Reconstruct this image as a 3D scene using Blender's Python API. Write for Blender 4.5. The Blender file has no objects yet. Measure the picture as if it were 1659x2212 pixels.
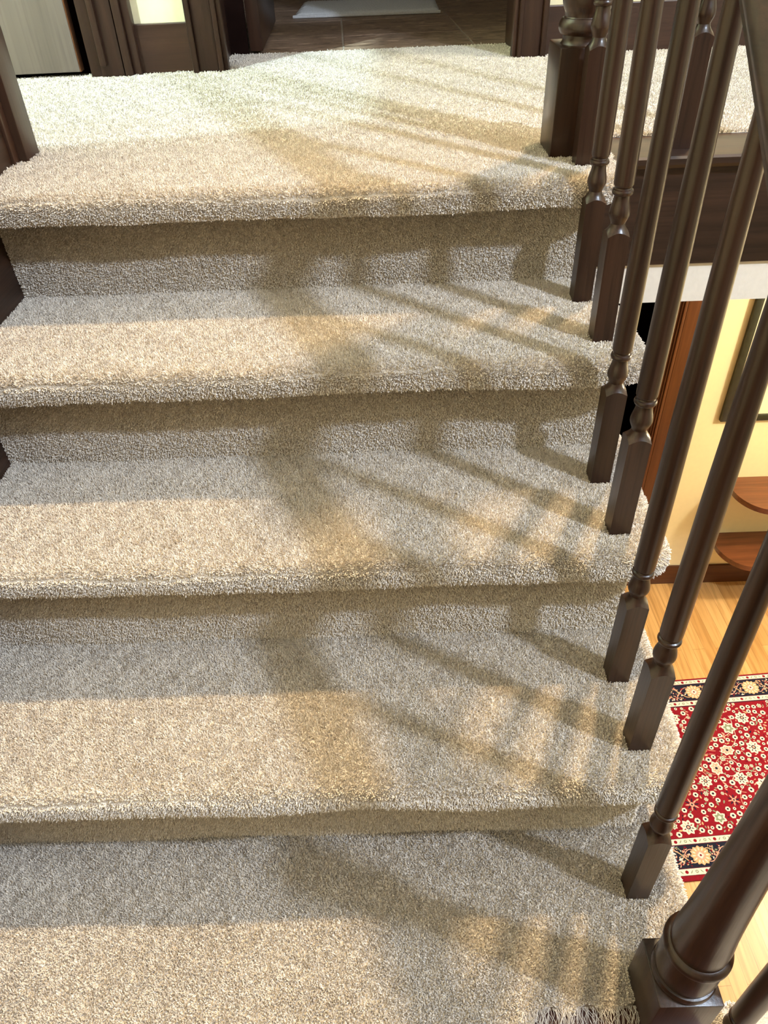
import bpy, bmesh, math, random
import numpy as np
from mathutils import Matrix, Vector

random.seed(7)
rng = np.random.default_rng(11)
C = bpy.context.scene.collection
SC = bpy.context.scene

# ------------------------------------------------------------------ camera
W_, H_ = 1659.0, 2212.0
CAM = np.array([0.65152, -0.56425, 1.10796])
PITCH, YAW, ROLL, FPX = 0.69683, 0.01468, -0.04199, 1603.1
cp, sp = math.cos(PITCH), math.sin(PITCH)
Rz = Matrix.Rotation(YAW, 3, 'Z')
fw = Rz @ Vector((0, cp, -sp)); up = Rz @ Vector((0, sp, cp)); ri = Rz @ Vector((1, 0, 0))
cr, sr = math.cos(ROLL), math.sin(ROLL)
ri, up = cr * ri + sr * up, -sr * ri + cr * up
cam_d = bpy.data.cameras.new('camera'); cam = bpy.data.objects.new('camera', cam_d); C.objects.link(cam)
M = Matrix.Identity(4)
for i in range(3):
    M[i][0], M[i][1], M[i][2], M[i][3] = ri[i], up[i], -fw[i], CAM[i]
cam.matrix_world = M
cam_d.sensor_fit = 'HORIZONTAL'; cam_d.sensor_width = 36.0
cam_d.lens = FPX / W_ * 36.0
cam_d.clip_start = 0.02
SC.camera = cam

# ------------------------------------------------------------------ world, exposure
SC.view_settings.view_transform = 'Standard'
SC.view_settings.look = 'None'
SC.view_settings.gamma = 1
SC.view_settings.exposure = 0.09
wd = bpy.data.worlds.new('world'); SC.world = wd; wd.use_nodes = True
bg = wd.node_tree.nodes['Background']
bg.inputs[0].default_value = (1.0, 0.72, 0.42, 1); bg.inputs[1].default_value = 0.36

# ------------------------------------------------------------------ lamps of the place
def lamp(name, kind, loc, col, watts, radius=0.05, target=None, angle=None, blend=0.15):
    d = bpy.data.lights.new(name, kind); d.color = col; d.energy = watts
    d.shadow_soft_size = radius
    if kind == 'SPOT':
        d.spot_size = angle; d.spot_blend = blend
    o = bpy.data.objects.new(name, d); C.objects.link(o); o.location = loc
    if target is not None:
        o.rotation_euler = (Vector(target) - Vector(loc)).to_track_quat('-Z', 'Y').to_euler()
    return o
lamp('cool_stairwell_lamp', 'POINT', (2.2, -0.70, 2.45), (0.70, 0.82, 1.0), 285, 0.055)
lamp('warm_stairwell_lamp', 'SPOT', (1.43, 1.25, 3.0), (1.0, 0.755, 0.43), 760, 0.05, (0.45, -0.75, 0.0), math.radians(72), 1.0)
lamp('hall_lamp', 'POINT', (-0.35, 0.877, 3.0), (0.70, 0.95, 1.0), 470, 0.012)
lamp('hall_downlight', 'SPOT', (1.35, 1.55, 3.1), (0.98, 0.97, 0.90), 290, 0.03, (1.35, 1.50, 0.76), math.radians(37), 0.25)
lamp('lower_hall_lamp', 'POINT', (3.1, 1.3, 0.30), (1.0, 0.89, 0.72), 98, 0.06)
lamp('bathroom_lamp', 'POINT', (0.7, 2.9, 2.9), (0.9, 0.95, 1.0), 3, 0.1)

# ------------------------------------------------------------------ helpers
def tag(o, label=None, cat=None, group=None, kind=None):
    if label: o['label'] = label
    if cat: o['category'] = cat
    if group: o['group'] = group
    if kind: o['kind'] = kind
    return o

def link(name, bm, mat, parent=None, smooth=False, weld=False):
    me = bpy.data.meshes.new(name)
    if weld: bmesh.ops.remove_doubles(bm, verts=bm.verts, dist=1e-5)
    bmesh.ops.recalc_face_normals(bm, faces=bm.faces)
    bm.to_mesh(me); bm.free()
    if smooth:
        for p in me.polygons: p.use_smooth = True
        if hasattr(me, 'set_sharp_from_angle'): me.set_sharp_from_angle(angle=math.radians(38))
    mats = mat if isinstance(mat, (list, tuple)) else [mat]
    for m in mats: me.materials.append(m)
    o = bpy.data.objects.new(name, me); C.objects.link(o)
    if parent: o.parent = parent
    return o

def empty(name, label, cat, loc=(0, 0, 0), rz=0, group=None):
    o = bpy.data.objects.new(name, None); C.objects.link(o); o.location = loc
    o.rotation_euler = (0, 0, rz); o.empty_display_size = 0.05
    return tag(o, label, cat, group)

def box(bm, x0, x1, y0, y1, z0, z1, bev=0.0, mi=0):
    r = bmesh.ops.create_cube(bm, size=1)
    vs = r['verts']
    for v in vs:
        v.co = Vector(((x0 + x1) / 2 + v.co.x * (x1 - x0), (y0 + y1) / 2 + v.co.y * (y1 - y0), (z0 + z1) / 2 + v.co.z * (z1 - z0)))
    fs = set(f for v in vs for f in v.link_faces)
    for f in fs: f.material_index = mi
    if bev > 0:
        es = set(e for v in vs for e in v.link_edges)
        bmesh.ops.bevel(bm, geom=list(es), offset=bev, segments=2, affect='EDGES', profile=0.5)

def prism(bm, pts, axis, a0, a1, mi=0):
    """polygon pts in the two other axes, extruded along axis"""
    def mk(p, a):
        if axis == 'x': return (a, p[0], p[1])
        if axis == 'y': return (p[0], a, p[1])
        return (p[0], p[1], a)
    A = [bm.verts.new(mk(p, a0)) for p in pts]; B = [bm.verts.new(mk(p, a1)) for p in pts]
    fs = [bm.faces.new(A), bm.faces.new(B[::-1])]
    n = len(pts)
    for i in range(n): fs.append(bm.faces.new((A[i], B[i], B[(i + 1) % n], A[(i + 1) % n])))
    for f in fs: f.material_index = mi

def lathe(bm, prof, cx=0, cy=0, seg=32, cap=True):
    rings = []
    for z, r in prof:
        rings.append([bm.verts.new((cx + r * math.cos(2 * math.pi * i / seg), cy + r * math.sin(2 * math.pi * i / seg), z)) for i in range(seg)])
    for a, b in zip(rings, rings[1:]):
        for i in range(seg):
            j = (i + 1) % seg; bm.faces.new((a[i], a[j], b[j], b[i]))
    if cap: bm.faces.new(rings[0][::-1]); bm.faces.new(rings[-1])

def spline(pts, n=6):
    """Catmull-Rom through (z, r) control points"""
    out = []
    P = [pts[0]] + list(pts) + [pts[-1]]
    for i in range(1, len(P) - 2):
        p0, p1, p2, p3 = [np.array(P[i + k], float) for k in (-1, 0, 1, 2)]
        for t in np.linspace(0, 1, n, endpoint=False):
            out.append(tuple(0.5 * ((2 * p1) + (-p0 + p2) * t + (2 * p0 - 5 * p1 + 4 * p2 - p3) * t * t + (-p0 + 3 * p1 - 3 * p2 + p3) * t ** 3)))
    out.append(tuple(pts[-1])); return out

# ------------------------------------------------------------------ materials
def newmat(name):
    m = bpy.data.materials.new(name); m.use_nodes = True
    nt = m.node_tree; return m, nt, nt.nodes['Principled BSDF']
def N(nt, t, **kw):
    n = nt.nodes.new(t)
    for k, v in kw.items(): setattr(n, k, v)
    return n
def ramp(nt, fac, stops, interp='LINEAR'):
    r = N(nt, 'ShaderNodeValToRGB'); r.color_ramp.interpolation = interp
    e = r.color_ramp.elements
    while len(e) > 1: e.remove(e[-1])
    e[0].position, e[0].color = stops[0][0], (*stops[0][1], 1)
    for p, c in stops[1:]:
        k = e.new(p); k.color = (*c, 1)
    nt.links.new(fac, r.inputs[0]); return r.outputs[0]
def bump(nt, b, h, strength, dist):
    n = N(nt, 'ShaderNodeBump'); n.inputs['Strength'].default_value = strength; n.inputs['Distance'].default_value = dist
    nt.links.new(h, n.inputs['Height']); nt.links.new(n.outputs[0], b.inputs['Normal'])
def plain(name, col, rough=0.6, noise=0.0, scale=20, bumpd=0, spec=0.5):
    m, nt, b = newmat(name)
    b.inputs['Roughness'].default_value = rough
    b.inputs['Specular IOR Level'].default_value = spec
    tc = N(nt, 'ShaderNodeTexCoord'); nz = N(nt, 'ShaderNodeTexNoise')
    nz.inputs['Scale'].default_value = scale; nz.inputs['Detail'].default_value = 5
    nt.links.new(tc.outputs['Object'], nz.inputs['Vector'])
    lo = tuple(c * (1 - noise) for c in col); hi = tuple(min(1, c * (1 + noise)) for c in col)
    nt.links.new(ramp(nt, nz.outputs['Fac'], [(0.35, lo), (0.65, hi)]), b.inputs['Base Color'])
    if bumpd: bump(nt, b, nz.outputs['Fac'], 0.6, bumpd)
    return m
def wood(name, dark, light, axis='z', rough=0.33, scale=1.0, coat=0.12, grain=0.35, specks=False):
    m, nt, b = newmat(name)
    tc = N(nt, 'ShaderNodeTexCoord'); oi = N(nt, 'ShaderNodeObjectInfo')
    add = N(nt, 'ShaderNodeVectorMath', operation='ADD')
    mul = N(nt, 'ShaderNodeVectorMath', operation='SCALE'); mul.inputs[3].default_value = 7.3
    cmb = N(nt, 'ShaderNodeCombineXYZ')
    for i in range(3): nt.links.new(oi.outputs['Random'], cmb.inputs[i])
    nt.links.new(cmb.outputs[0], mul.inputs[0])
    nt.links.new(tc.outputs['Object'], add.inputs[0]); nt.links.new(mul.outputs[0], add.inputs[1])
    mp = N(nt, 'ShaderNodeMapping')
    s = [38 * scale] * 3; s['xyz'.index(axis)] = 2.2 * scale
    mp.inputs['Scale'].default_value = s
    nt.links.new(add.outputs[0], mp.inputs['Vector'])
    n1 = N(nt, 'ShaderNodeTexNoise'); n1.inputs['Scale'].default_value = 1.0; n1.inputs['Detail'].default_value = 4; n1.inputs['Distortion'].default_value = 0.6
    nt.links.new(mp.outputs[0], n1.inputs['Vector'])
    mp2 = N(nt, 'ShaderNodeMapping'); s2 = [260 * scale] * 3; s2['xyz'.index(axis)] = 9 * scale
    mp2.inputs['Scale'].default_value = s2
    nt.links.new(add.outputs[0], mp2.inputs['Vector'])
    n2 = N(nt, 'ShaderNodeTexNoise'); n2.inputs['Scale'].default_value = 1.0; n2.inputs['Detail'].default_value = 2
    nt.links.new(mp2.outputs[0], n2.inputs['Vector'])
    c1 = ramp(nt, n1.outputs['Fac'], [(0.3, dark), (0.7, light)])
    c2 = ramp(nt, n2.outputs['Fac'], [(0.36, (1 - grain,) * 3), (0.52, (1, 1, 1))])
    mx = N(nt, 'ShaderNodeMix', data_type='RGBA', blend_type='MULTIPLY'); mx.inputs['Factor'].default_value = 1
    nt.links.new(c1, mx.inputs['A']); nt.links.new(c2, mx.inputs['B'])
    nt.links.new(mx.outputs['Result'], b.inputs['Base Color'])
    b.inputs['Roughness'].default_value = rough; b.inputs['Specular IOR Level'].default_value = 0.33
    b.inputs['Coat Weight'].default_value = coat; b.inputs['Coat Roughness'].default_value = 0.22
    bump(nt, b, n2.outputs['Fac'], 0.35, 0.0006)
    return m

D0, D1 = (0.014, 0.0060, 0.0034), (0.035, 0.0155, 0.0088)
M_WZ = wood('dark oak upright', D0, D1, 'z')
M_WX = wood('dark oak across', D0, D1, 'x', rough=0.42)
M_WY = wood('dark oak along', D0, D1, 'y', rough=0.38)
M_CAS = wood('brown stained trim upright', (0.026, 0.0115, 0.0072), (0.047, 0.0215, 0.0130), 'z', rough=0.4, grain=0.15)
M_BASE = wood('brown stained trim across', (0.026, 0.0115, 0.0072), (0.047, 0.0215, 0.0130), 'x', rough=0.4, grain=0.15)
M_DOOR = wood('brown door veneer', (0.16, 0.130, 0.108), (0.21, 0.170, 0.142), 'z', rough=0.30, scale=0.5, coat=0.5, grain=0.12)  # base lightened to paint in the hall lamp's reflection on the leaf
M_LOWTRIM = wood('reddish trim', (0.085, 0.028, 0.0075), (0.14, 0.048, 0.013), 'z', rough=0.4, grain=0.1)
M_LOWBASE = wood('reddish trim across', (0.065, 0.020, 0.007), (0.11, 0.036, 0.011), 'x', rough=0.4, grain=0.1)
M_SHELF = wood('cherry shelf', (0.12, 0.036, 0.012), (0.20, 0.064, 0.021), 'x', rough=0.28, coat=0.5, grain=0.15)
M_LAND = wood('reddish landing boards', (0.04, 0.010, 0.006), (0.07, 0.020, 0.010), 'x', rough=0.5)
M_CREAM = plain('cream wall paint', (0.72, 0.65, 0.42), 0.7, 0.02, 60, 0.0004)
M_LYEL = plain('yellow wall paint', (0.84, 0.73, 0.43), 0.75, 0.015, 40, 0.0003)
M_WHITE = plain('white beam paint', (0.66, 0.62, 0.55), 0.6, 0.02, 90, 0.0008)
M_CEIL = plain('ceiling paint', (0.72, 0.68, 0.6), 0.8, 0.02, 30)
M_DARK = plain('painted shade black', (0.012, 0.006, 0.005), 0.9, 0.2, 10, 0, 0.0)  # near-black colour paints the shade of door gaps and the unlit room
M_MAT = plain('bath mat cotton', (0.62, 0.62, 0.62), 0.95, 0.08, 240, 0.002)
M_FRAME = plain('dark green frame', (0.022, 0.024, 0.012), 0.35, 0.2, 40)
M_PAPER = plain('cream mat board', (0.90, 0.80, 0.52), 0.6, 0.01, 20)
M_PRINT = plain('faded print', (0.55, 0.5, 0.36), 0.6, 0.25, 8)
M_BRASS = plain('brass hinge', (0.4, 0.27, 0.1), 0.35, 0.05, 30)
M_THREAD = plain('white backing threads', (0.5, 0.46, 0.43), 0.8, 0.05, 60)

def carpet_mat(name, hair):
    m, nt, b = newmat(name)
    b.inputs['Roughness'].default_value = 1.0
    b.inputs['Specular IOR Level'].default_value = 0.12
    if hair:
        hi = N(nt, 'ShaderNodeHairInfo')
        c = ramp(nt, hi.outputs['Random'], [(0.0, (0.49, 0.435, 0.375)), (0.5, (0.61, 0.55, 0.485)), (1.0, (0.75, 0.69, 0.62))])
        nt.links.new(c, b.inputs['Base Color'])
    else:
        tc = N(nt, 'ShaderNodeTexCoord'); nz = N(nt, 'ShaderNodeTexNoise'); nz.inputs['Scale'].default_value = 420
        nt.links.new(tc.outputs['Object'], nz.inputs['Vector'])
        nt.links.new(ramp(nt, nz.outputs['Fac'], [(0.35, (0.34, 0.30, 0.255)), (0.65, (0.50, 0.445, 0.385))]), b.inputs['Base Color'])  # darker than the pile: jute tone plus painted shade between the tufts
        bump(nt, b, nz.outputs['Fac'], 1.0, 0.002)
    return m
M_CARP = carpet_mat('beige carpet backing', False)
M_PILE = carpet_mat('beige carpet pile', True)

# ------------------------------------------------------------------ carpet: backing mesh + pile of yarn tufts
def snoise(p, seed, freq):
    """smooth pseudo noise in -1..1, sum of sines"""
    r = np.random.default_rng(seed); out = np.zeros(len(p))
    for _ in range(7):
        k = r.normal(size=3) * freq; out += np.sin(p @ k + r.uniform(0, 6.28))
    return out / 3.2

def pile(parent, mesh_obj, density, length, radius, keep=None, ridge=None, lean=(0, 0, 0), name='carpet_pile', shag=0.22):
    me = mesh_obj.data; me.calc_loop_triangles()
    nv = len(me.vertices); co = np.empty(nv * 3); me.vertices.foreach_get('co', co); co = co.reshape(-1, 3)
    nt = len(me.loop_triangles); tv = np.empty(nt * 3, np.int32); me.loop_triangles.foreach_get('vertices', tv); tv = tv.reshape(-1, 3)
    a, b, c = co[tv[:, 0]], co[tv[:, 1]], co[tv[:, 2]]
    cr_ = np.cross(b - a, c - a); ar = np.linalg.norm(cr_, axis=1) / 2
    ok = ar > 1e-12
    nrm = cr_ / np.maximum(np.linalg.norm(cr_, axis=1)[:, None], 1e-12)
    if keep is not None: ok &= keep((a + b + c) / 3, nrm)
    # vertex normals for smooth tuft directions
    vn = np.zeros_like(co)
    for i in range(3): np.add.at(vn, tv[:, i], cr_)
    vn /= np.maximum(np.linalg.norm(vn, axis=1)[:, None], 1e-12)
    idx = np.where(ok)[0]; w = ar[idx]; total = w.sum(); n = int(total * density)
    f = idx[rng.choice(len(idx), n, p=w / total)]
    u, v = rng.random(n), rng.random(n); fl = u + v > 1; u[fl], v[fl] = 1 - u[fl], 1 - v[fl]
    P = a[f] + (b[f] - a[f]) * u[:, None] + (c[f] - a[f]) * v[:, None]
    nn = vn[tv[f, 0]] * (1 - u - v)[:, None] + vn[tv[f, 1]] * u[:, None] + vn[tv[f, 2]] * v[:, None]
    nn = nn * 0.6 + nrm[f] * 0.4
    nn /= np.linalg.norm(nn, axis=1)[:, None]
    L = length * (1 + 0.13 * rng.normal(size=n)) * (1 + 0.06 * snoise(P, 3, 60) + 0.07 * snoise(P, 9, 300))
    d = nn + rng.normal(size=(n, 3)) * shag * 0.55 + np.array(lean)
    d += np.stack([snoise(P, 21, 70), snoise(P, 22, 70), np.zeros(n)], 1) * 0.09 + np.stack([snoise(P, 31, 330), snoise(P, 32, 330), np.zeros(n)], 1) * 0.20
    if ridge is not None:
        # open pile where the carpet bends over the nosing
        dy, k = ridge(P)
        near = np.exp(-(dy / 0.012) ** 2) * k
        L *= 1 - 0.80 * np.exp(-(dy / 0.0021) ** 2) * k
        d[:, 1] += near * np.where(dy > 0, 0.22, -0.12)
        d[:, 2] += near * np.where(dy > 0, 0.10, -0.15)
        cz = np.exp(-((dy - 0.018) / 0.020) ** 2) * k
        cell = np.floor(P * 330).astype(np.int64); hsh = (cell[:, 0] * 73856093) ^ (cell[:, 1] * 19349663) ^ (cell[:, 2] * 83492791)
        hr = ((hsh[:, None] * np.array([1103515245, 12345677, 998244353])) >> 7) % 1000 / 500.0 - 1
        d += hr * cz[:, None] * 0.38
        L *= 1 - 0.30 * cz * (hr[:, 2] > 0.45)
    d /= np.linalg.norm(d, axis=1)[:, None]
    curl = rng.normal(size=(n, 3)) * 0.15
    K = 4
    pts = np.empty((n, K, 3))
    for i, t in enumerate(np.linspace(0, 1, K)):
        pts[:, i] = P - nn * 0.001 + (d * t + curl * t * t) * L[:, None]
    cu = bpy.data.hair_curves.new(name)
    cu.add_curves([K] * n)
    cu.points.foreach_set('position', pts.reshape(-1).astype(np.float32))
    rad = np.tile(np.array([0.75, 1.0, 1.05, 0.8]) * radius, n).astype(np.float32)
    rad = rad * np.repeat(0.8 + 0.4 * rng.random(n), K).astype(np.float32)
    at = cu.attributes.get('radius') or cu.attributes.new('radius', 'FLOAT', 'POINT')
    at.data.foreach_set('value', rad)
    cu.materials.append(M_PILE)
    o = bpy.data.objects.new(name, cu); C.objects.link(o); o.parent = parent
    tag(o, kind='stuff')
    return o

def slab(name, outline, dirs, z, rings, parent, seed, wob=0.0025, step=0.02):
    """outline: open chain of edge points (front then right), plus closing back points with dir (0,0);
    rings: list of (inset, dz) from top edge down to the underside"""
    pts, ds = [], []
    m = len(outline)
    for i in range(m):
        p, q = np.array(outline[i], float), np.array(outline[(i + 1) % m], float)
        dp, dq = np.array(dirs[i], float), np.array(dirs[(i + 1) % m], float)
        k = max(1, int(np.linalg.norm(q - p) / step))
        for t in range(k):
            f = t / k; pts.append(p + (q - p) * f)
            both = dp.any() and dq.any()
            ds.append(dp + (dq - dp) * f if both else (dp if t == 0 else np.zeros(2)))
    pts, ds = np.array(pts), np.array(ds)
    p3 = np.c_[pts, np.zeros(len(pts))]
    w1 = snoise(p3, seed, 18) * wob; w2 = snoise(p3, seed + 5, 25) * wob
    bm = bmesh.new(); prev = None
    for inset, dz in rings:
        sc = min(1.0, -dz / 0.02)
        ring = [bm.verts.new((*(pts[i] - ds[i] * (inset - w1[i] * (1 if ds[i].any() else 0))), z + dz + w2[i] * sc)) for i in range(len(pts))]
        if prev:
            for i in range(len(pts)):
                j = (i + 1) % len(pts); bm.faces.new((prev[i], prev[j], ring[j], ring[i]))
        else: bm.faces.new(ring)
        prev = ring
    bm.faces.new(prev[::-1])
    bmesh.ops.triangulate(bm, faces=[f for f in bm.faces if len(f.verts) > 4])
    return link(name, bm, M_CARP, parent, smooth=True)

ZK = [0.0, 0.19, 0.38, 0.57, 0.76]
YC = [-0.008, 0.224, 0.464, 0.709]                 # crease (riser foot) of riser 1..4
NOSE = [None, -0.052, 0.186, 0.410, 0.640]         # front of the nosing
XE = 1.056
PH = 0.0045                                         # pile height; backings sit this much lower
RINGS = [(0.026, 0.0), (0.016, -0.0018), (0.008, -0.0065), (0.0028, -0.014), (0.0, -0.024), (0.0006, -0.033), (0.004, -0.041), (0.010, -0.046), (0.018, -0.048), (0.030, -0.048)]
GRAVE = 'beige'
stair = empty('staircase', 'flight of carpeted stairs in beige cut pile climbing to the upper hall', 'stairs', (0, 0, 0))

def fronts(y, yb, xe, rc=0.045, x0=0.0):
    pts = [(x0, y), (xe - rc, y)]; ds = [(0, -1), (0, -1)]
    for k in range(1, 6):
        a = -math.pi / 2 + k * math.pi / 12
        pts.append((xe - rc + rc * math.cos(a), y + rc + rc * math.sin(a))); ds.append((math.cos(a), math.sin(a)))
    pts.append((xe, y + rc)); ds.append((1, 0))
    pts.append((xe, yb)); ds.append((1, 0))
    return pts, ds

def ridge_fn(y0, zk, seed):
    def f(P):
        x = np.c_[P[:, 0], np.zeros(len(P)), np.zeros(len(P))]
        line = y0 + 0.006 * snoise(x, seed, 9) + 0.003 * snoise(x, seed + 1, 40) + 0.0015 * snoise(x, seed + 2, 160)
        k = np.clip(0.75 + 0.5 * snoise(x, seed + 3, 7), 0.1, 1)
        k = k * np.clip((0.90 - P[:, 0]) / 0.25, 0.12, 1)
        return (P[:, 1] - y0) + (P[:, 2] - zk) - (line - y0), k
    return f

DENS = 520000
def not_under(cen, nrm): return nrm[:, 2] > -0.55
for k in (1, 2, 3, 4):
    y0 = NOSE[k] + PH * 0.7
    if k < 4:
        yb = YC[k] + 0.004; ybs = YC[k] + 0.045
        o, d = fronts(y0, ybs, XE - PH)
        o += [(1.006, ybs), (1.006, yb), (0.0, yb)]; d += [(0, 0), (0, 0), (0, 0)]
    else:
        o, d = fronts(y0, 0.752, 1.050 - PH, 0.06)
        o += [(1.036, 0.758), (1.036, 0.92), (0.0, 0.92)]; d += [(0, 0), (0, 0), (0, 0)]
    tread = slab('tread', o, d, ZK[k] - PH, RINGS, stair, 40 + k)
    dens = DENS * (1.0 if k < 3 else 0.85)
    def kp(cen, nrm, k=k):
        ok = not_under(cen, nrm)
        if k < 4: ok &= ~((cen[:, 1] > YC[k] - 0.002) & (cen[:, 0] < 1.0) & (nrm[:, 2] < 0.5))
        return ok
    pile(tread, tread, dens, 0.0046, 0.00070, kp, ridge_fn(NOSE[k] - 0.004, ZK[k] - 0.004, 60 + 7 * k))
for k in (0, 1, 2, 3):
    bm = bmesh.new()
    ztop = ZK[k + 1] - PH - 0.042
    nx = 40
    # slightly wavy riser face
    rows = [ZK[k] - 0.01 + (ztop - ZK[k] + 0.01) * j / 8 for j in range(9)]
    grid = []
    for z in rows:
        grid.append([bm.verts.new((1.000 * i / nx, YC[k] + 0.004 + 0.0018 * math.sin(i * 0.5 + k + z * 30) - (z - ZK[k]) * 0.03, z)) for i in range(nx + 1)])
    back = [[bm.verts.new((1.000 * i / nx, YC[k] + 0.022, z)) for i in range(nx + 1)] for z in (rows[0], rows[-1])]
    for j in range(8):
        for i in range(nx): bm.faces.new((grid[j][i], grid[j][i + 1], grid[j + 1][i + 1], grid[j + 1][i]))
    for i in range(nx):
        bm.faces.new((grid[8][i], grid[8][i + 1], back[1][i + 1], back[1][i]))
        bm.faces.new((grid[0][i + 1], grid[0][i], back[0][i], back[0][i + 1]))
        bm.faces.new((back[1][i], back[1][i + 1], back[0][i + 1], back[0][i]))
    bm.faces.new([grid[j][nx] for j in range(9)] + [back[1][nx], back[0][nx]])
    bm.faces.new([grid[j][0] for j in range(8, -1, -1)] + [back[0][0], back[1][0]])
    rs = link('riser', bm, M_CARP, stair, smooth=True)
    pile(rs, rs, DENS * 0.85, 0.0042, 0.00074, lambda c, n: (n[:, 1] < -0.5) | (n[:, 0] > 0.5), None, (0, 0, -0.15), shag=0.35)
# landing carpet (level 0)
o = [(0.0, -0.30), (0.795, -0.30), (0.80, -0.262), (0.815, -0.248), (0.838, -0.241), (0.86, -0.250), (0.883, -0.239), (0.91, -0.248), (0.945, -0.238), (1.0, -0.236), (1.03, -0.268), (XE - PH, -0.275), (XE - PH, YC[0] + 0.045), (1.006, YC[0] + 0.045), (1.006, -0.004), (0.0, -0.004)]
d = [(0, -1), (0, 0), (0, 0), (0, 0), (0, 0), (0, 0), (0, 0), (0, 0), (0, 0), (0, 0), (0, 0), (1, 0), (1, 0), (0, 0), (0, 0), (0, 0)]
tread = slab('landing_carpet', o, d, -PH, [(0.016, 0), (0.006, -0.003), (0.0, -0.010), (0.0, -0.030), (0.01, -0.040)], stair, 77, 0.0015)
pile(tread, tread, DENS * 1.0, 0.0050, 0.00074, lambda c, n: (n[:, 2] > 0.3) | (n[:, 0] > 0.5), None, (0, -0.05, 0), shag=0.35)
# frayed backing threads at the cut end
n = 170
cu = bpy.data.hair_curves.new('frayed_threads'); K = 5
cu.add_curves([K] * n)
pp = np.empty((n, K, 3))
xs = 0.795 + 0.155 * rng.random(n); ln = 0.012 + 0.022 * rng.random(n); ax = rng.normal(size=n) * 0.30; az = rng.normal(size=n) * 0.12
for i, t in enumerate(np.linspace(0, 1, K)):
    pp[:, i, 0] = xs + ax * ln * t + 0.003 * np.sin(t * 5 + xs * 900) * t
    pp[:, i, 1] = -0.243 - ln * t
    pp[:, i, 2] = -0.004 + 0.004 * math.sin(t * 3) + az * ln * t - 0.006 * t * t
cu.points.foreach_set('position', pp.reshape(-1).astype(np.float32))
(cu.attributes.get('radius') or cu.attributes.new('radius', 'FLOAT', 'POINT')).data.foreach_set('value', np.full(n * K, 0.00026, np.float32))
cu.materials.append(M_THREAD)
fr = bpy.data.objects.new('frayed_threads', cu); C.objects.link(fr); fr.parent = stair
tag(fr, label='thin white frayed backing threads', kind='stuff')
# outer stringer, carriage and the wooden skirt board on the wall side
bm = bmesh.new()
pts = [(-0.03, -0.05), (YC[0] + 0.03, -0.05)]
for k in range(4):
    pts += [(YC[k] + 0.03, ZK[k + 1] - 0.058), ((YC[k + 1] + 0.03) if k < 3 else 0.76, ZK[k + 1] - 0.058)]
pts += [(0.76, 0.42), (0.30, 0.0), (-0.03, -0.28)]
prism(bm, pts, 'x', 0.962, 0.992)
link('stringer', bm, M_WY, stair)
bm = bmesh.new()
prism(bm, [(-0.32, -0.25), (-0.32, 0.22), (-0.05, 0.42), (0.60, 1.02), (0.854, 1.02), (0.854, 0.50), (0.30, 0.10)], 'x', -0.0175, 0.004)
link('skirt_board', bm, M_WY, stair)

# ------------------------------------------------------------------ landing and lower flight
bm = bmesh.new(); box(bm, 0.0, 1.03, -1.6, -0.02, -0.09, -0.020)
tag(link('floor', bm, M_LAND), kind='structure')
flight = empty('lower_staircase', 'beige carpeted step of the lower flight beside the big newel post', 'stairs', (1.0, -0.2, -0.19))
for i in range(3):
    bm = bmesh.new(); x0 = 1.0 + i * 0.24
    box(bm, x0 - 1.0, x0 + 0.26 - 1.0, -1.2, 0.012, -0.045 - i * 0.19, -PH - i * 0.19, 0.008)
    t = link('tread', bm, M_CARP, flight, smooth=True)
    if i == 0: pile(t, t, 160000, 0.0054, 0.0011, lambda c, n: (n[:, 2] > -0.1) & (c[:, 1] > -0.25))
    bm = bmesh.new(); box(bm, x0 - 1.03, x0 - 1.0, -1.2, -0.01, -0.045 - i * 0.19, 0.145 - i * 0.19)
    link('riser', bm, M_CARP, flight)

# ------------------------------------------------------------------ balusters
BLK = 0.0152
def baluster_parts(root, top, seed):
    # square foot with flared shoulders: square prism cut by a flared cone
    bm = bmesh.new()
    n = 48
    def sq(i):
        a = 2 * math.pi * i / n; c, s = abs(math.cos(a)), abs(math.sin(a)); return BLK / max(c, s), a
    flare = lambda z: 0.0097 + 0.0125 * (max(0.0, (0.179 - z)) / 0.017) ** 1.7
    zs_of = []
    ring0 = []; ringe = []
    for i in range(n):
        r, a = sq(i)
        # height where the cone has this radius
        z = 0.179 - 0.017 * ((r - 0.0097) / 0.0125) ** (1 / 1.7)
        ring0.append(bm.verts.new((r * math.cos(a), r * math.sin(a), 0.0)))
        ringe.append((r, a, z))
    rv = [bm.verts.new((r * math.cos(a), r * math.sin(a), z)) for r, a, z in ringe]
    prev = rv
    for i in range(n): bm.faces.new((ring0[i], ring0[(i + 1) % n], rv[(i + 1) % n], rv[i]))
    for f in (0.33, 0.66, 1.0):
        cur = []
        for r, a, z in ringe:
            zz = z + (0.179 - z) * f; rr = flare(zz); cur.append(bm.verts.new((rr * math.cos(a), rr * math.sin(a), zz)))
        for i in range(n): bm.faces.new((prev[i], prev[(i + 1) % n], cur[(i + 1) % n], cur[i]))
        prev = cur
    bm.faces.new(prev); bm.faces.new(ring0[::-1])
    link('base_block', bm, M_WZ, root, smooth=True)
    bm = bmesh.new()
    prof = spline([(0.176, 0.0093), (0.181, 0.0108), (0.190, 0.0142), (0.198, 0.0138), (0.209, 0.0112), (0.2165, 0.0104)], 5)
    prof += [(0.2167, 0.0122)] + spline([(0.2175, 0.0136), (0.2205, 0.0146), (0.2235, 0.0136)], 4) + [(0.2245, 0.0118), (0.2262, 0.0112)]
    prof += spline([(0.2275, 0.0122), (0.231, 0.0133), (0.240, 0.0139), (0.33, 0.0139), (0.45, 0.0132), (top * 0.8, 0.0118), (top, 0.0100)], 5)
    lathe(bm, prof, seg=28, cap=True)
    link('turned_shaft', bm, M_WZ, root, smooth=True)

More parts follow.
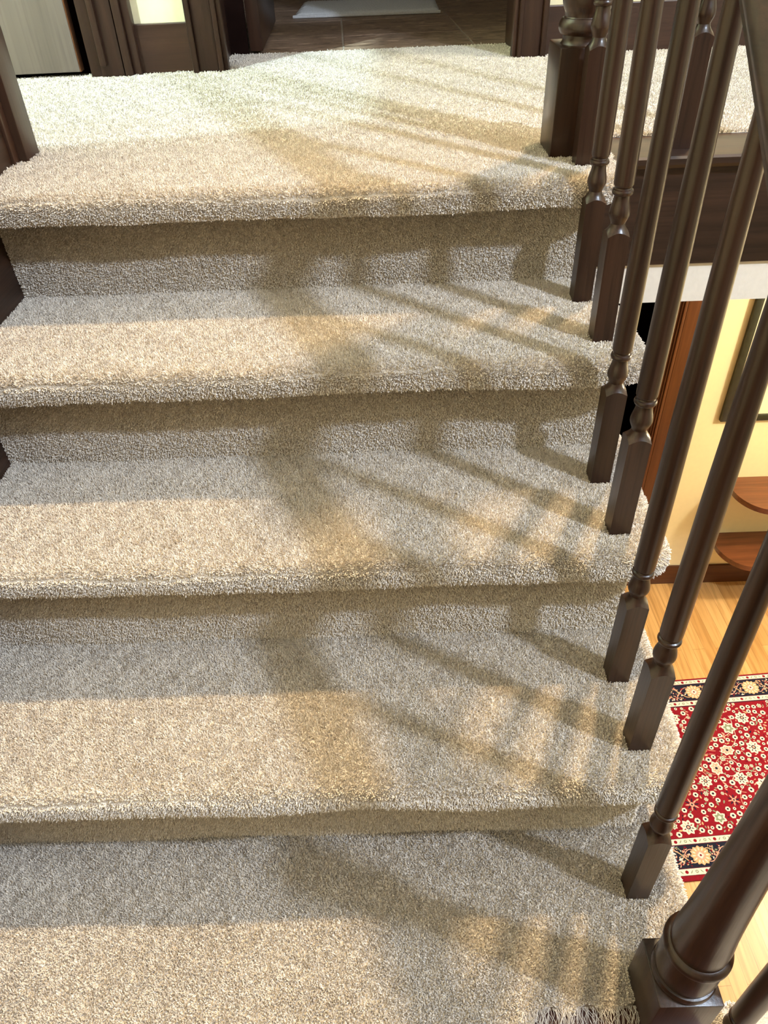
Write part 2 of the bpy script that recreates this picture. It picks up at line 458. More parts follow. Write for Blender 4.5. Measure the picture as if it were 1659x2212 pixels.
RAILX = 0.981
SL = 0.80
def rail_under(y): return 0.951 + SL * (y - 0.10)     # underside height of the stair rail at its centre
def newlabel(s): return s
BAL = [  # x, y (front left corner), level, label
    (0.966, -0.113, 0, 'dark turned baluster on the landing, nearest to the big newel post'),
    (0.966, 0.005, 1, 'dark turned baluster at the front of the first step up from the landing'),
    (0.966, 0.120, 1, 'dark turned baluster at the back of the first step up from the landing'),
    (0.966, 0.239, 2, 'dark turned baluster at the front of the second step up'),
    (0.966, 0.361, 2, 'dark turned baluster at the back of the second step up'),
    (0.966, 0.469, 3, 'dark turned baluster at the front of the third step up'),
    (0.966, 0.614, 3, 'dark turned baluster at the back of the third step up, under the top nosing'),
    (0.964, 0.705, 4, 'dark turned baluster on the top nosing, touching the upper newel post'),
]
for x, y, k, lb in BAL:
    cy = y + BLK
    b = empty('baluster', lb, 'baluster', (x + BLK, cy, ZK[k] - 0.006), 0, 'balusters of the stair rail')
    if (y == 0.469): b.rotation_euler.y = math.radians(-0.7)
    baluster_parts(b, rail_under(cy) - (ZK[k] - 0.006) + 0.004, 0)
# upper hall balusters on the wooden nosing strip
UX = [1.148, 1.285, 1.42, 1.555]
UL = ['dark turned baluster on the upper hall edge, seen thin between the stair balusters',
      'dark turned baluster on the upper hall edge, second to the right of the upper newel',
      'dark turned baluster on the upper hall edge, third to the right of the upper newel',
      'dark turned baluster on the upper hall edge, farthest right from the upper newel']
for x, lb in zip(UX[:2], UL[:2]):
    b = empty('baluster', lb, 'baluster', (x + BLK, 0.795 + BLK, 0.754), 0, 'balusters of the upper hall rail')
    baluster_parts(b, 0.86, 0)
# lower flight baluster
b = empty('baluster', 'dark turned baluster of the lower flight, cut by the bottom right corner', 'baluster', (1.062, -0.268, -0.196), 0, 'balusters of the lower flight')
baluster_parts(b, 0.72, 0)

# ------------------------------------------------------------------ newel posts
def newel(name, label, x0, x1, y0, y1, z0, zt, prof, rot=0):
    cx, cy = (x0 + x1) / 2, (y0 + y1) / 2
    r = empty(name, label, 'newel post', (cx, cy, z0))
    bm = bmesh.new(); hx, hy = (x1 - x0) / 2, (y1 - y0) / 2
    box(bm, -hx, hx, -hy, hy, 0, zt - z0, 0.0022)
    link('base_block', bm, M_WZ, r, smooth=True)
    bm = bmesh.new(); lathe(bm, [(zt - z0 + z, q) for z, q in prof], seg=56)
    link('turned_shaft', bm, M_WZ, r, smooth=True)
    return r
prof = [(-0.002, 0.033)] + spline([(0.0, 0.0352), (0.004, 0.0372), (0.009, 0.0376), (0.0135, 0.0362)], 5)
prof += [(0.014, 0.0338)] + spline([(0.0145, 0.0335), (0.028, 0.0358), (0.050, 0.0356), (0.072, 0.0325)], 6)
prof += [(0.0725, 0.0335)] + spline([(0.073, 0.0362), (0.077, 0.0382), (0.083, 0.0378), (0.0875, 0.0345)], 5)
prof += [(0.0885, 0.0318)] + spline([(0.090, 0.0314), (0.098, 0.0322), (0.118, 0.0315), (0.15, 0.0292), (0.22, 0.0262), (0.32, 0.0232), (0.45, 0.0210)], 6)
prof += spline([(0.455, 0.028), (0.47, 0.031), (0.485, 0.028), (0.49, 0.024), (0.52, 0.030), (0.575, 0.031), (0.60, 0.026), (0.615, 0.012)], 5)
newel('newel_post', 'thick turned newel post with square block at the lower right corner', 0.9445, 1.0205, -0.276, -0.200, -0.02, 0.099, prof)
prof = [(-0.001, 0.036)] + [(0.0, 0.0365), (0.003, 0.034)] + spline([(0.006, 0.0335), (0.012, 0.0335)], 3)
prof += [(0.0125, 0.037)] + spline([(0.013, 0.0375), (0.020, 0.0412), (0.028, 0.0405), (0.034, 0.0365)], 6)
prof += [(0.0345, 0.034)] + spline([(0.036, 0.033), (0.042, 0.034), (0.052, 0.038), (0.066, 0.0395), (0.080, 0.037), (0.096, 0.030), (0.112, 0.026)], 6)
prof += spline([(0.113, 0.029), (0.12, 0.033), (0.127, 0.030)], 4) + spline([(0.129, 0.027), (0.16, 0.030), (0.3, 0.030), (0.6, 0.024), (0.70, 0.023)], 6) + spline([(0.705, 0.03), (0.72, 0.033), (0.735, 0.03), (0.80, 0.036)], 4)
newel('newel_post', 'turned newel post with tall square block standing on the upper carpet edge', 0.932, 1.022, 0.757, 0.852, 0.752, 0.914, prof)

# ------------------------------------------------------------------ handrail (moulded, with grooves along the side)
def rail_profile():
    # half profile (x offset, height) from the bottom centre up the right side
    h = [(0.016, 0.0), (0.021, 0.0005), (0.0225, 0.003), (0.0218, 0.0100), (0.0160, 0.0120), (0.0155, 0.0160), (0.0205, 0.0185), (0.0250, 0.0195), (0.0252, 0.0225), (0.0285, 0.0235), (0.0312, 0.028), (0.0318, 0.034), (0.0305, 0.0405), (0.0262, 0.0470), (0.0215, 0.0500), (0.0205, 0.0515), (0.0150, 0.0545), (0.006, 0.0560)]
    return h + [(-x, z) for x, z in reversed(h)]
def rail(name, label, p0, p1, group=None):
    p0, p1 = Vector(p0), Vector(p1)
    r = empty(name, label, 'handrail', p0)
    bm = bmesh.new(); pr = rail_profile()
    dirv = (p1 - p0); side = Vector((dirv.y, -dirv.x, 0)).normalized()
    A = [bm.verts.new(side * x + Vector((0, 0, z))) for x, z in pr]
    B = [bm.verts.new(dirv + side * x + Vector((0, 0, z))) for x, z in pr]
    for i in range(len(pr)):
        j = (i + 1) % len(pr); bm.faces.new((A[i], A[j], B[j], B[i]))
    bm.faces.new(A); bm.faces.new(B[::-1])
    o = link('moulded_rail', bm, M_WY, r, smooth=True)
    bm = bmesh.new()
    A = [bm.verts.new(side * x + Vector((0, 0, z))) for x, z in ((-.012, -.006), (.012, -.006), (.012, .002), (-.012, .002))]
    B = [bm.verts.new(dirv + side * x + Vector((0, 0, z))) for x, z in ((-.012, -.006), (.012, -.006), (.012, .002), (-.012, .002))]
    for i in range(4): bm.faces.new((A[i], A[(i + 1) % 4], B[(i + 1) % 4], B[i]))
    bm.faces.new(A); bm.faces.new(B[::-1])
    link('fillet', bm, M_WY, r)
rail('handrail', 'dark moulded handrail sloping through the upper right corner above the stair balusters', (RAILX, -0.21, rail_under(-0.21)), (RAILX, 0.77, rail_under(0.77)))
rail('handrail', 'dark level handrail above the upper hall balusters', (1.0, 0.81, 1.61), (1.9, 0.81, 1.61))

# ------------------------------------------------------------------ upper hall
# floor carpet
bm = bmesh.new()
nx, ny = 60, 14
def quadgrid(bm, x0, x1, y0, y1, z, nx, ny, yfun=None):
    g = [[bm.verts.new((x0 + (x1 - x0) * i / nx, (y0 + (y1 - y0) * j / ny), z)) for i in range(nx + 1)] for j in range(ny + 1)]
    for j in range(ny):
        for i in range(nx): bm.faces.new((g[j][i], g[j][i + 1], g[j + 1][i + 1], g[j + 1][i]))
ANG = math.radians(2.4); ca, sa = math.cos(ANG), math.sin(ANG)
def wl(x, y): return (ca * x - sa * y, 1.675 + sa * x + ca * y)      # wall frame to world
def xyprism(pts, z0, z1, bm): prism(bm, pts, 'z', z0, z1)
hall = [(-0.75, 0.92), (0.0, 0.92), (1.036, 0.92), (1.036, 0.885), (2.6, 0.885), wl(2.6, 0.02), wl(1.03, 0.02), wl(1.03, 0.215), wl(0.242, 0.235), wl(0.242, 0.02), wl(-0.75, 0.02)]
xyprism(hall, 0.70, 0.76 - PH, bm)
bmesh.ops.triangulate(bm, faces=[f for f in bm.faces if len(f.verts) > 4])
hf = link('floor', bm, M_CARP); tag(hf, kind='structure')
pile(hf, hf, 190000, 0.0054, 0.0012, lambda c, n: n[:, 2] > 0.5, None)

wall = lambda nm: nm
def wobj(name, boxes, mat, parent=None, bev=0.0, kind=None, smooth=False):
    """boxes in the wall frame: x0,x1,y0,y1,z0,z1"""
    bm = bmesh.new()
    for b_ in boxes: box(bm, *b_, bev)
    me_o = link(name, bm, mat, parent, smooth=smooth)
    if parent is None:
        me_o.location = (0, 1.675, 0); me_o.rotation_euler = (0, 0, ANG)
        if kind: tag(me_o, kind=kind)
    return me_o
CEILZ = 3.12
wobj('wall_back', [(0.035, 0.20, 0.015, 0.13, 0.70, CEILZ), (1.04, 2.7, 0.015, 0.13, 0.70, CEILZ), (0.20, 1.04, 0.015, 0.13, 2.80, CEILZ), (-0.95, 0.035, 0.015, 0.13, 2.80, CEILZ), (-1.2, -0.95, 0.015, 0.13, 0.70, CEILZ)], M_CREAM, kind='structure')
wobj('baseboard_back', [(0.030, 0.185, 0.0, 0.016, 0.745, 0.868)], M_BASE, bev=0.002, kind='structure')
wobj('baseboard_back', [(1.09, 2.6, 0.0, 0.016, 0.745, 0.868)], M_BASE, bev=0.002, kind='structure')
# left door: flat slab, its edge, jamb with stop and casing
dr = empty('door_1', None, None, (*wl(-0.10, 0.0), 0.762), ANG); dr['kind'] = 'structure'
bm = bmesh.new(); box(bm, -0.80, -0.026, 0.0, 0.035, 0.008, 2.0, 0.0015); link('door_leaf', bm, M_DOOR, dr, smooth=True)
bm = bmesh.new(); box(bm, -0.0258, -0.0235, 0.002, 0.033, 0.008, 2.0); link('edge_strip', bm, M_LOWTRIM, dr)
t = wobj('trim_1', [(-0.092, -0.064, -0.022, 0.06, 0.745, 2.80), (-0.064, -0.006, -0.026, 0.06, 0.745, 2.80), (-0.003, 0.016, -0.030, 0.02, 0.745, 2.80)], M_CAS, bev=0.0015, kind='structure', smooth=True)
wobj('trim_1', [(-0.060, -0.044, -0.040, -0.024, 0.785, 2.80)], M_CAS, bev=0.003, kind='structure', smooth=True)
wobj('trim_1', [(0.016, 0.036, -0.018, 0.016, 0.745, 2.80)], M_CAS, bev=0.003, kind='structure', smooth=True)
wobj('wall_back', [(-0.95, -0.09, 0.10, 0.13, 0.70, 2.8)], M_DARK, kind='structure')  # black panel paints the shade in the gap beside the door leaf
# bathroom door casing, left and right legs
wobj('trim_2', [(0.172, 0.186, -0.028, 0.016, 0.745, 2.86), (0.186, 0.238, -0.018, 0.016, 0.745, 2.86), (0.238, 0.250, -0.024, 0.016, 0.745, 2.86), (0.250, 0.262, -0.012, 0.016, 0.745, 2.86), (0.226, 0.242, 0.016, 0.235, 0.745, 2.86)], M_CAS, bev=0.0025, kind='structure', smooth=True)
wobj('trim_3', [(1.006, 1.018, -0.012, 0.016, 0.745, 2.86), (1.030, 1.044, 0.016, 0.225, 0.745, 2.86), (1.018, 1.028, -0.024, 0.016, 0.745, 2.86), (1.028, 1.078, -0.018, 0.016, 0.745, 2.86), (1.078, 1.092, -0.028, 0.016, 0.745, 2.86)], M_CAS, bev=0.0025, kind='structure', smooth=True)
dr = empty('door_2', None, None, (*wl(0.3, 0.25), 0.758), ANG); dr['kind'] = 'structure'
bm = bmesh.new(); box(bm, -0.004, 0.032, 0.0, 0.64, 0.006, 2.03, 0.0015); link('door_leaf', bm, M_DOOR if False else M_CAS, dr, smooth=True)
bm = bmesh.new(); box(bm, -0.03, -0.005, -0.004, 0.004, 0.30, 0.39); link('hinge', bm, M_BRASS, dr)
# bathroom shell
wobj('wall_bathroom_gap_shade', [(0.228, 0.292, 0.245, 0.262, 0.745, 2.8)], M_DARK, kind='structure')  # dark strip added as painted shade between jamb and open leaf
wobj('wall_bathroom', [(-0.3, 2.2, 2.3, 2.4, 0.7, CEILZ), (-0.35, -0.3, 0.24, 2.3, 0.7, CEILZ), (1.5, 1.6, 0.24, 2.3, 0.7, CEILZ), (-0.3, 0.226, 0.13, 0.24, 0.7, CEILZ), (1.046, 1.6, 0.13, 0.24, 0.7, CEILZ)], plain('bathroom paint', (0.25, 0.22, 0.17), 0.8, 0.02), kind='structure')
# stone tiles
m, nt, b_ = newmat('brown stone tile')
tc = N(nt, 'ShaderNodeTexCoord'); n1 = N(nt, 'ShaderNodeTexNoise'); n1.inputs['Scale'].default_value = 14; n1.inputs['Detail'].default_value = 8; n1.inputs['Distortion'].default_value = 1.5
mp = N(nt, 'ShaderNodeMapping'); mp.inputs['Scale'].default_value = (1, 2.2, 1)
nt.links.new(tc.outputs['Object'], mp.inputs[0]); nt.links.new(mp.outputs[0], n1.inputs['Vector'])
nt.links.new(ramp(nt, n1.outputs['Fac'], [(0.38, (0.13, 0.080, 0.050)), (0.5, (0.30, 0.20, 0.135)), (0.545, (0.20, 0.125, 0.080)), (0.66, (0.46, 0.32, 0.22))]), b_.inputs['Base Color'])
b_.inputs['Roughness'].default_value = 0.45; bump(nt, b_, n1.outputs['Fac'], 0.4, 0.002)
M_TILE = m
M_GROUT = plain('grout', (0.30, 0.24, 0.18), 0.9, 0.1, 50)
tiles = []
g = 0.003
xs0 = [-0.25, 0.22, 0.565, 0.95, 1.30, 1.6]
ys0 = [0.10, 0.555, 0.93, 1.30, 1.67, 2.04, 2.3]
for i in range(5):
    yy = [0.10, 0.93, 1.30, 1.67, 2.04, 2.3] if i in (0, 1) else ys0
    for a_, c_ in zip(yy, yy[1:]): tiles.append((xs0[i] + g, xs0[i + 1] - g, a_ + g, c_ - g, 0.735, 0.753))
wobj('floor_bathroom', tiles, M_TILE, bev=0.001, kind='structure')
wobj('floor_bathroom_grout', [(-0.25, 1.6, 0.0, 2.3, 0.70, 0.7515)], M_GROUT, kind='structure')
# bath mat with a dimpled weave
bmat = empty('bath_mat', 'white waffle cotton bath mat on the bathroom tile floor', 'bath mat', (*wl(0.39, 1.04), 0.754), ANG - math.radians(3.4))
bm = bmesh.new(); nx, ny = 110, 80
def mz(u, v):
    e = min(u, 0.54 - u, v, 0.40 - v)
    h = 0.016 * (1 - math.exp(-max(e, 0) / 0.008))
    return h + 0.0028 * math.sin(u * 2 * math.pi / 0.022) * math.sin(v * 2 * math.pi / 0.022) * (1 if e > 0.02 else 0)
G = [[bm.verts.new((0.54 * i / nx + 0.004 * math.sin(j * 0.3), 0.40 * j / ny + 0.005 * math.sin(i * 0.12), mz(0.54 * i / nx, 0.40 * j / ny))) for i in range(nx + 1)] for j in range(ny + 1)]
for j in range(ny):
    for i in range(nx): bm.faces.new((G[j][i], G[j][i + 1], G[j + 1][i + 1], G[j + 1][i]))
base = [bm.verts.new((x, y, -0.001)) for x, y in ((0, 0), (0.54, 0), (0.54, 0.40), (0, 0.40))]
bm.faces.new(base)
link('waffle_top', bm, M_MAT, bmat, smooth=True)
bm = bmesh.new(); box(bm, -0.004, 0.544, -0.008, 0.002, 0.0, 0.010, 0.003); link('hem', bm, M_MAT, bmat, smooth=True)

# left wall end: wall, unseen header added to cut hall light, wooden corner casing
bm = bmesh.new(); box(bm, -0.13, -0.018, -2.6, 0.86, -0.3, CEILZ); box(bm, -0.13, -0.09, 0.86, 1.75, 2.50, CEILZ)
tag(link('wall_left', bm, M_CREAM), kind='structure')
bm = bmesh.new(); box(bm, -0.135, 0.024, 0.857, 0.918, 0.745, 2.50, 0.003); box(bm, -0.02, 0.010, 0.835, 0.858, 0.745, 2.50, 0.002)
tag(link('trim_4', bm, M_CAS, smooth=True), kind='structure')

# upper floor edge: wooden nosing strip, fascia, painted beam
bm = bmesh.new()
prism(bm, [(0.752, 0.736), (0.749, 0.742), (0.749, 0.751), (0.753, 0.7545), (0.890, 0.7545), (0.890, 0.736)], 'x', 1.030, 2.7)
tag(link('trim_5', bm, M_WX), kind='structure')
bm = bmesh.new(); box(bm, 0.99, 2.7, 0.764, 0.80, 0.566, 0.736)
tag(link('trim_6', bm, M_WX), kind='structure')
bm = bmesh.new(); box(bm, 0.99, 2.7, 0.770, 0.90, 0.490, 0.566)
tag(link('trim_7', bm, M_WHITE), kind='structure')

# ceilings, outer walls
bm = bmesh.new(); box(bm, -1.4, 3.7, -2.7, 4.4, CEILZ, CEILZ + 0.1); tag(link('ceiling', bm, M_CEIL), kind='structure')
bm = bmesh.new(); box(bm, 0.99, 3.6, 0.90, 2.26, 0.49, 0.70); box(bm, -1.3, 0.99, 0.94, 4.4, 0.45, 0.70); tag(link('ceiling', bm, M_CEIL), kind='structure')
bm = bmesh.new(); box(bm, 3.6, 3.7, -2.7, 4.4, -1.8, CEILZ); tag(link('wall_right', bm, M_CREAM), kind='structure')
bm = bmesh.new(); box(bm, -1.4, -1.3, -0.5, 2.0, 0.7, CEILZ); tag(link('wall_hall', bm, M_CREAM), kind='structure')

# ------------------------------------------------------------------ lower hall
ZF, YW = -1.80, 2.246
m, nt, b_ = newmat('honey oak strip floor')
tc = N(nt, 'ShaderNodeTexCoord'); mp = N(nt, 'ShaderNodeMapping'); mp.inputs['Rotation'].default_value = (0, 0, math.radians(90 - 2))
nt.links.new(tc.outputs['Object'], mp.inputs[0])
br = N(nt, 'ShaderNodeTexBrick'); br.offset = 0.37; br.inputs['Scale'].default_value = 1.0
br.inputs['Brick Width'].default_value = 0.72; br.inputs['Row Height'].default_value = 0.057; br.inputs['Mortar Size'].default_value = 0.0006
br.inputs['Color1'].default_value = (0.72, 0.43, 0.16, 1); br.inputs['Color2'].default_value = (0.56, 0.30, 0.095, 1); br.inputs['Mortar'].default_value = (0.28, 0.12, 0.03, 1)
nt.links.new(mp.outputs[0], br.inputs['Vector'])
mp2 = N(nt, 'ShaderNodeMapping'); mp2.inputs['Scale'].default_value = (60, 3, 60); nt.links.new(tc.outputs['Object'], mp2.inputs[0])
nz = N(nt, 'ShaderNodeTexNoise'); nz.inputs['Scale'].default_value = 1; nz.inputs['Detail'].default_value = 4; nz.inputs['Distortion'].default_value = 0.8; nt.links.new(mp2.outputs[0], nz.inputs['Vector'])
mx = N(nt, 'ShaderNodeMix', data_type='RGBA', blend_type='MULTIPLY'); mx.inputs['Factor'].default_value = 1
nt.links.new(br.outputs['Color'], mx.inputs['A']); nt.links.new(ramp(nt, nz.outputs['Fac'], [(0.3, (0.72, 0.66, 0.55)), (0.55, (1, 1, 1))]), mx.inputs['B'])
nt.links.new(mx.outputs['Result'], b_.inputs['Base Color']); b_.inputs['Roughness'].default_value = 0.32
M_OAK = m
bm = bmesh.new(); box(bm, -1.4, 3.7, -2.7, 4.6, ZF - 0.1, ZF); tag(link('floor', bm, M_OAK), kind='structure')
bm = bmesh.new(); box(bm, 1.95, 3.6, YW, YW + 0.1, ZF, 0.49); box(bm, -1.3, 1.0, YW, YW + 0.1, ZF, 0.49); tag(link('wall_lower_back', bm, M_LYEL), kind='structure')
bm = bmesh.new(); box(bm, 1.975, 3.6, YW - 0.014, YW, ZF, ZF + 0.125, 0.002); tag(link('baseboard_lower_back', bm, M_LOWBASE, smooth=True), kind='structure')
# doorway casing with fine mouldings on its inner edge
bm = bmesh.new()
for x0, x1, y in ((1.822, 1.829, -0.004), (1.8305, 1.838, -0.010), (1.8395, 1.847, -0.016), (1.8485, 1.860, -0.022)): box(bm, x0, x1, YW + y, YW + 0.10, ZF, 0.49, 0.001)
box(bm, 1.862, 1.975, YW - 0.020, YW + 0.10, ZF, 0.49, 0.002)
tag(link('trim_8', bm, M_LOWTRIM, smooth=True), kind='structure')
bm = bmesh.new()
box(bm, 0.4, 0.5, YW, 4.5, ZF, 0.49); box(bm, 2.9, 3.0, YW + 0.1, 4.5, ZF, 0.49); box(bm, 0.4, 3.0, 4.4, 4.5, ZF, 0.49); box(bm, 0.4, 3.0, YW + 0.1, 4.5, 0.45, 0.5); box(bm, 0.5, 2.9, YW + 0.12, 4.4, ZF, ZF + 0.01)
tag(link('wall_dark_room', bm, M_DARK), kind='structure')  # darkness of the unlit room is put into its wall and floor colour

# picture frame
pf = empty('picture_frame', 'dark green picture frame with a cream mat hanging on the yellow lower wall', 'picture frame', (2.132, YW, -0.765))
FW, FH, T = 0.62, 0.82, 0.030
bm = bmesh.new()
box(bm, 0, T, -0.022, -0.001, 0, FH, 0.002); box(bm, FW - T, FW, -0.022, -0.001, 0, FH, 0.002); box(bm, T, FW - T, -0.022, -0.001, 0, T, 0.002); box(bm, T, FW - T, -0.022, -0.001, FH - T, FH, 0.002)
link('frame_moulding', bm, M_FRAME, pf, smooth=True)
bm = bmesh.new(); box(bm, T - 0.002, FW - T + 0.002, -0.010, -0.002, T - 0.002, FH - T + 0.002); link('mat_board', bm, M_PAPER, pf)
bm = bmesh.new(); box(bm, 0.20, FW - 0.12, -0.0115, -0.0095, 0.20, FH - 0.2); link('print', bm, M_PRINT, pf)

# curved corner shelves
def shelf(z, x0, yf, lb, rad, yb=YW - 0.001):
    r = empty('wall_shelf', lb, 'shelf', (x0, yb, z), 0, 'curved wooden shelves on the lower wall')
    pts = [(0, 0)]; dy = yf - yb
    for k in range(13):
        a = math.pi + k * math.pi / 24
        pts.append((rad[0] + rad[0] * math.cos(a), (dy + rad[1]) + rad[1] * math.sin(a)))
    pts += [(1.1, dy), (1.1, 0)]
    bm = bmesh.new(); prism(bm, pts, 'z', -0.028, 0.0)
    es = [e for e in bm.edges if abs(e.verts[0].co.z - e.verts[1].co.z) < 1e-6 and min(e.verts[0].co.y, e.verts[1].co.y) < -0.001]
    bmesh.ops.bevel(bm, geom=es, offset=0.009, segments=3, affect='EDGES')
    link('shelf_board', bm, M_SHELF, r, smooth=True)
    bm = bmesh.new(); box(bm, 0.12, 1.08, -0.016, -0.0005, -0.062, -0.028, 0.003)
    link('cleat', bm, M_WHITE, r)
shelf(-1.098, 2.250, 1.990, 'curved cherry wood wall shelf, the upper of the two beside the yellow wall', (0.155, 0.17))
shelf(-1.453, 2.262, 1.985, 'curved cherry wood wall shelf, the lower of the two just above the baseboard', (0.155, 0.17))

# ------------------------------------------------------------------ persian rug
ru = empty('area_rug', 'red floral oriental rug with navy border on the oak floor below the stairs', 'rug', (1.725, 0.674, ZF + 0.001), math.radians(3.43))
def rmat(n, c): return plain(n, c, 0.95, 0.12, 300, 0.0006, 0.1)
RED = rmat('rug red', (0.25, 0.010, 0.018)); CRM = rmat('rug cream', (0.74, 0.64, 0.52)); NAV = rmat('rug navy', (0.016, 0.017, 0.030)); TAN = rmat('rug tan', (0.66, 0.38, 0.19)); GRN = rmat('rug sage', (0.24, 0.27, 0.17)); PNK = rmat('rug rose', (0.72, 0.34, 0.24)); WIN = rmat('rug wine', (0.18, 0.006, 0.014))
UL_, UR_ = -0.25, 1.70; V0, V1 = 0.0, 0.906
bm = bmesh.new(); box(bm, UL_, UR_, V0, V1, 0, 0.008, 0.002); link('pile_base', bm, RED, ru, smooth=True)
class Flat:
    def __init__(s): s.bm = bmesh.new(); s.z = 0.0082
    def poly(s, pts, mi, dz=0.0):
        f = s.bm.faces.new([s.bm.verts.new((x, y, s.z + dz)) for x, y in pts]); f.material_index = mi
        if f.normal.z < 0: f.normal_flip()
    def rect(s, x0, x1, y0, y1, mi, dz=0.0): s.poly([(x0, y0), (x1, y0), (x1, y1), (x0, y1)], mi, dz)
    def disc(s, x, y, r, mi, dz, n=12, pet=0, amp=0.0, sx=1.0, rot=0.0):
        pts = []
        for i in range(n):
            a = 2 * math.pi * i / n; q = r * (1 + amp * math.cos(pet * a))
            px, py = q * math.cos(a) * sx, q * math.sin(a)
            pts.append((x + px * math.cos(rot) - py * math.sin(rot), y + px * math.sin(rot) + py * math.cos(rot)))
        s.poly(pts, mi, dz)
    def leaf(s, x, y, l, w, rot, mi, dz):
        pts = [(-l / 2, 0), (-l / 5, w / 2), (l / 5, w / 2 * 0.8), (l / 2, 0), (l / 5, -w / 2 * 0.8), (-l / 5, -w / 2)]
        s.poly([(x + a * math.cos(rot) - b * math.sin(rot), y + a * math.sin(rot) + b * math.cos(rot)) for a, b in pts], mi, dz)
    def vine(s, pts, w, mi, dz):
        for (x0, y0), (x1, y1) in zip(pts, pts[1:]):
            dx, dy = x1 - x0, y1 - y0; l = math.hypot(dx, dy) or 1; nx_, ny_ = -dy / l * w / 2, dx / l * w / 2
            s.poly([(x0 + nx_, y0 + ny_), (x1 + nx_, y1 + ny_), (x1 - nx_, y1 - ny_), (x0 - nx_, y0 - ny_)], mi, dz)
MATS = [RED, CRM, NAV, TAN, GRN, PNK, WIN]
R = random.Random(5)
def rosette(F, x, y, r, kind):
    rot = R.uniform(0, 6.28)
    if kind == 0:   # small ring flower
        F.disc(x, y, r, 1, .0003, 12, 6, .06); F.disc(x, y, r * .42, 2, .0004, 8)
    elif kind == 1: # larger petalled flower
        F.disc(x, y, r, 1, .0003, 32, 8, .16, rot=rot)
        for k in range(8):
            a = rot + k * math.pi / 4; F.leaf(x + r * .62 * math.cos(a), y + r * .62 * math.sin(a), r * .42, r * .16, a, R.choice([2, 5, 6]), .0004)
        F.disc(x, y, r * .34, 2, .00045, 12); F.disc(x, y, r * .20, 5, .0005, 8)
    elif kind == 2: # rose coloured palmette
        F.disc(x, y, r * 1.1, 1, .0003, 28, 7, .14, sx=.8, rot=rot); F.disc(x, y, r * .85, 5, .0004, 28, 7, .18, sx=.75, rot=rot)
        for k in range(7):
            a = rot + k * math.pi * 2 / 7; F.leaf(x + r * .45 * math.cos(a), y + r * .45 * math.sin(a), r * .6, r * .10, a, 1, .0005)
        F.disc(x, y, r * .22, 2, .0006, 8)
    elif kind == 3: # sage flower
        F.disc(x, y, r, 1, .0003, 24, 6, .20, rot=rot); F.disc(x, y, r * .7, 4, .0004, 24, 6, .25, rot=rot); F.disc(x, y, r * .3, 1, .0005, 8)
    elif kind == 4: # dark star
        for k in range(10):
            a = rot + k * math.pi / 5; F.leaf(x + r * .65 * math.cos(a), y + r * .65 * math.sin(a), r * .7, r * .22, a, 2 if k % 2 else 5, .0003)
        F.disc(x, y, r * .35, 5, .0004, 10); F.disc(x, y, r * .15, 2, .0005, 6)
# field
F = Flat(); fv0, fv1 = 0.165, 0.756
placed = []
def free(x, y, r, gap=0.002):
    return all((x - a) ** 2 + (y - b) ** 2 > (r + c + gap) ** 2 for a, b, c in placed)
for i in range(60):     # arching vines
    x, y, a = R.uniform(UL_, UR_), R.uniform(fv0, fv1), R.uniform(0, 6.28); c = R.choice([-1, 1]) * R.uniform(0.10, 0.25); pts = []
    for k in range(26):
        if not (UL_ + .02 < x < UR_ - .02 and fv0 + .01 < y < fv1 - .01): break
        pts.append((x, y)); x += .010 * math.cos(a); y += .010 * math.sin(a); a += c * (1 + k * .02) * .8
    if len(pts) > 3: F.vine(pts, .0022, R.choice([5, 1, 5]), .00015)
for cnt, rad, kinds in ((5200, (.024, .032), (1, 2, 2, 3, 4, 1)), (9000, (.0095, .0125), (0, 0, 0, 3, 0)), (7000, (.0065, .008), (0, 3, 0))):
    lim = {0.032: 85, 0.0125: 480, 0.008: 300}[rad[1]]; c_ = 0
    for _ in range(cnt):
        if c_ >= lim: break
        r = R.uniform(*rad); x, y = R.uniform(UL_ + .03, UR_ - .03), R.uniform(fv0 + r, fv1 - r)
        if free(x, y, r, .005 if r < .02 else .034):
            placed.append((x, y, r)); rosette(F, x, y, r, R.choice(kinds)); c_ += 1
for _ in range(5200):
    l = R.uniform(.010, .020); x, y = R.uniform(UL_ + .02, UR_ - .02), R.uniform(fv0 + .01, fv1 - .01)
    if free(x, y, l * .33, 0.0):
        placed.append((x, y, l * .30)); F.leaf(x, y, l, l * .42, R.uniform(0, 6.28), R.choice([4, 4, 4, 3, 5, 5, 5, 2, 6]), .0002)
link('flower_field', F.bm, MATS, ru)
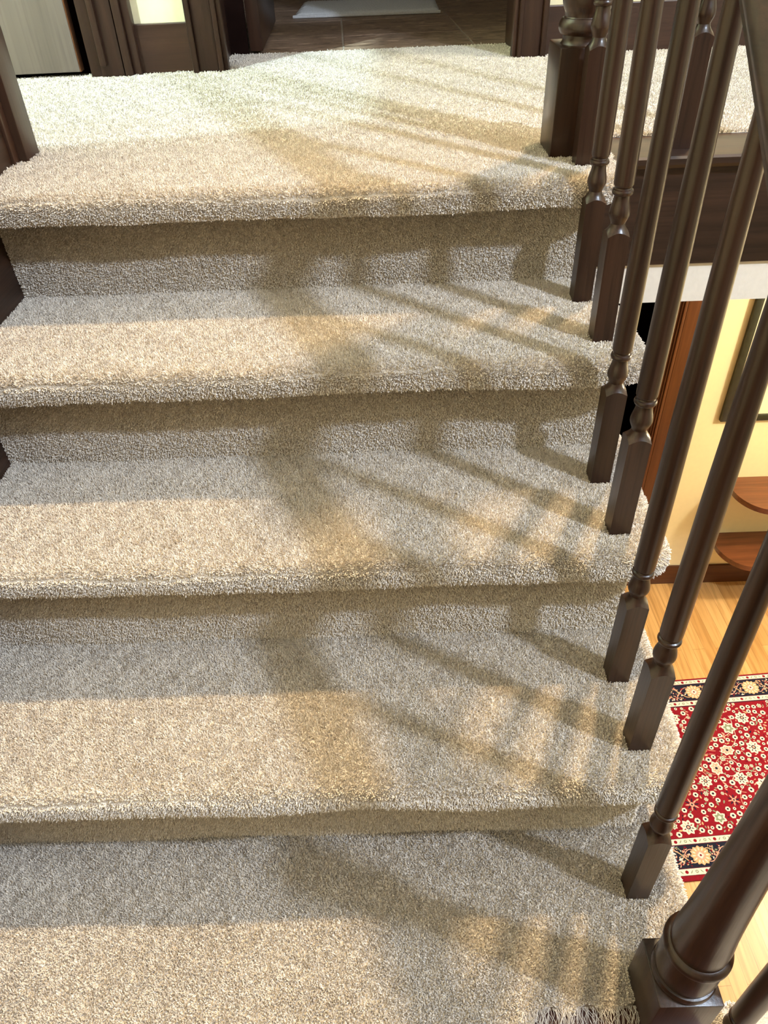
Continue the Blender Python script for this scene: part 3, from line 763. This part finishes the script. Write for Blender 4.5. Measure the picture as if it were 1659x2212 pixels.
# borders
def guard(F, v0, v1, seed):
    rr = random.Random(seed)
    F.rect(UL_ + .01, UR_ - .01, v0, v1, 1); vm = (v0 + v1) / 2; F.rect(UL_ + .01, UR_ - .01, v0, v0 + .0015, 2, .0001); F.rect(UL_ + .01, UR_ - .01, v1 - .0015, v1, 2, .0001)
    u = UL_ + .02; k = 0
    while u < UR_ - .02:
        if k % 4 == 0: F.disc(u, vm, .0068, 0, .0002, 9)
        elif k % 4 == 2: F.disc(u, vm, .0062, 4, .0002, 9); F.disc(u, vm, .003, 1, .0003, 7)
        else: F.leaf(u, vm, .017, .0042, 0.9 if k % 4 == 1 else -0.9, 4 if k % 2 else 2, .0002)
        u += .0195; k += 1
def navy(F, v0, v1, seed, flip):
    rr = random.Random(seed); F.rect(UL_ + .01, UR_ - .01, v0, v1, 2); vm = (v0 + v1) / 2; h = (v1 - v0)
    u = 0.081 - 0.268 * 2 + (0.0 if not flip else 0.01); k = 0
    pts = [(UL_ + .012 + i * .008, vm + h * .30 * math.sin((UL_ + .012 + i * .008 - 0.081) * 2 * math.pi / .268 * 2)) for i in range(int((UR_ - UL_ - .03) / .008))]
    F.vine(pts, .004, 3, .0002)
    F.vine([(a, 2 * vm - b) for a, b in pts], .003, 5, .00025)
    u = 0.081 - 0.268
    for i in range(-1, 7):
        c = 0.081 + i * 0.268
        F.disc(c, vm, h * .40, 3, .0004, 48, 12, .10, sx=1.05)
        for q in range(12):
            a = q * math.pi / 6; F.leaf(c + h * .30 * math.cos(a), vm + h * .29 * math.sin(a), h * .18, h * .055, a, 1, .0005)
        F.disc(c, vm, h * .20, 5, .0006, 16); F.disc(c, vm, h * .13, 1, .0007, 12, 4, .2); F.disc(c, vm, h * .05, 6, .0008, 8)
        c += 0.134
        F.disc(c, vm, h * .20, 5, .0004, 20, 5, .2); F.disc(c, vm, h * .12, 1, .0005, 12)
    for _ in range(1500):
        x, y = rr.uniform(UL_ + .02, UR_ - .02), rr.uniform(v0 + .006, v1 - .006)
        if abs(((x - 0.081 + .134) % .268) - .134) < h * .46: continue
        F.leaf(x, y, rr.uniform(.007, .014), rr.uniform(.003, .006), rr.uniform(0, 6.28), rr.choice([1, 5, 4, 3, 5, 6]), .00028 + .00005 * rr.random())
F = Flat()
guard(F, 0.019, 0.046, 1); navy(F, 0.047, 0.135, 2, False); guard(F, 0.136, 0.162, 3)
guard(F, 0.760, 0.786, 4); navy(F, 0.787, 0.875, 5, True); guard(F, 0.876, 0.898, 6)
F.rect(UL_ + .01, UR_ - .01, 0.162, 0.165, 0, .0001); F.rect(UL_ + .01, UR_ - .01, 0.756, 0.759, 2, .0001)
link('border', F.bm, MATS, ru)
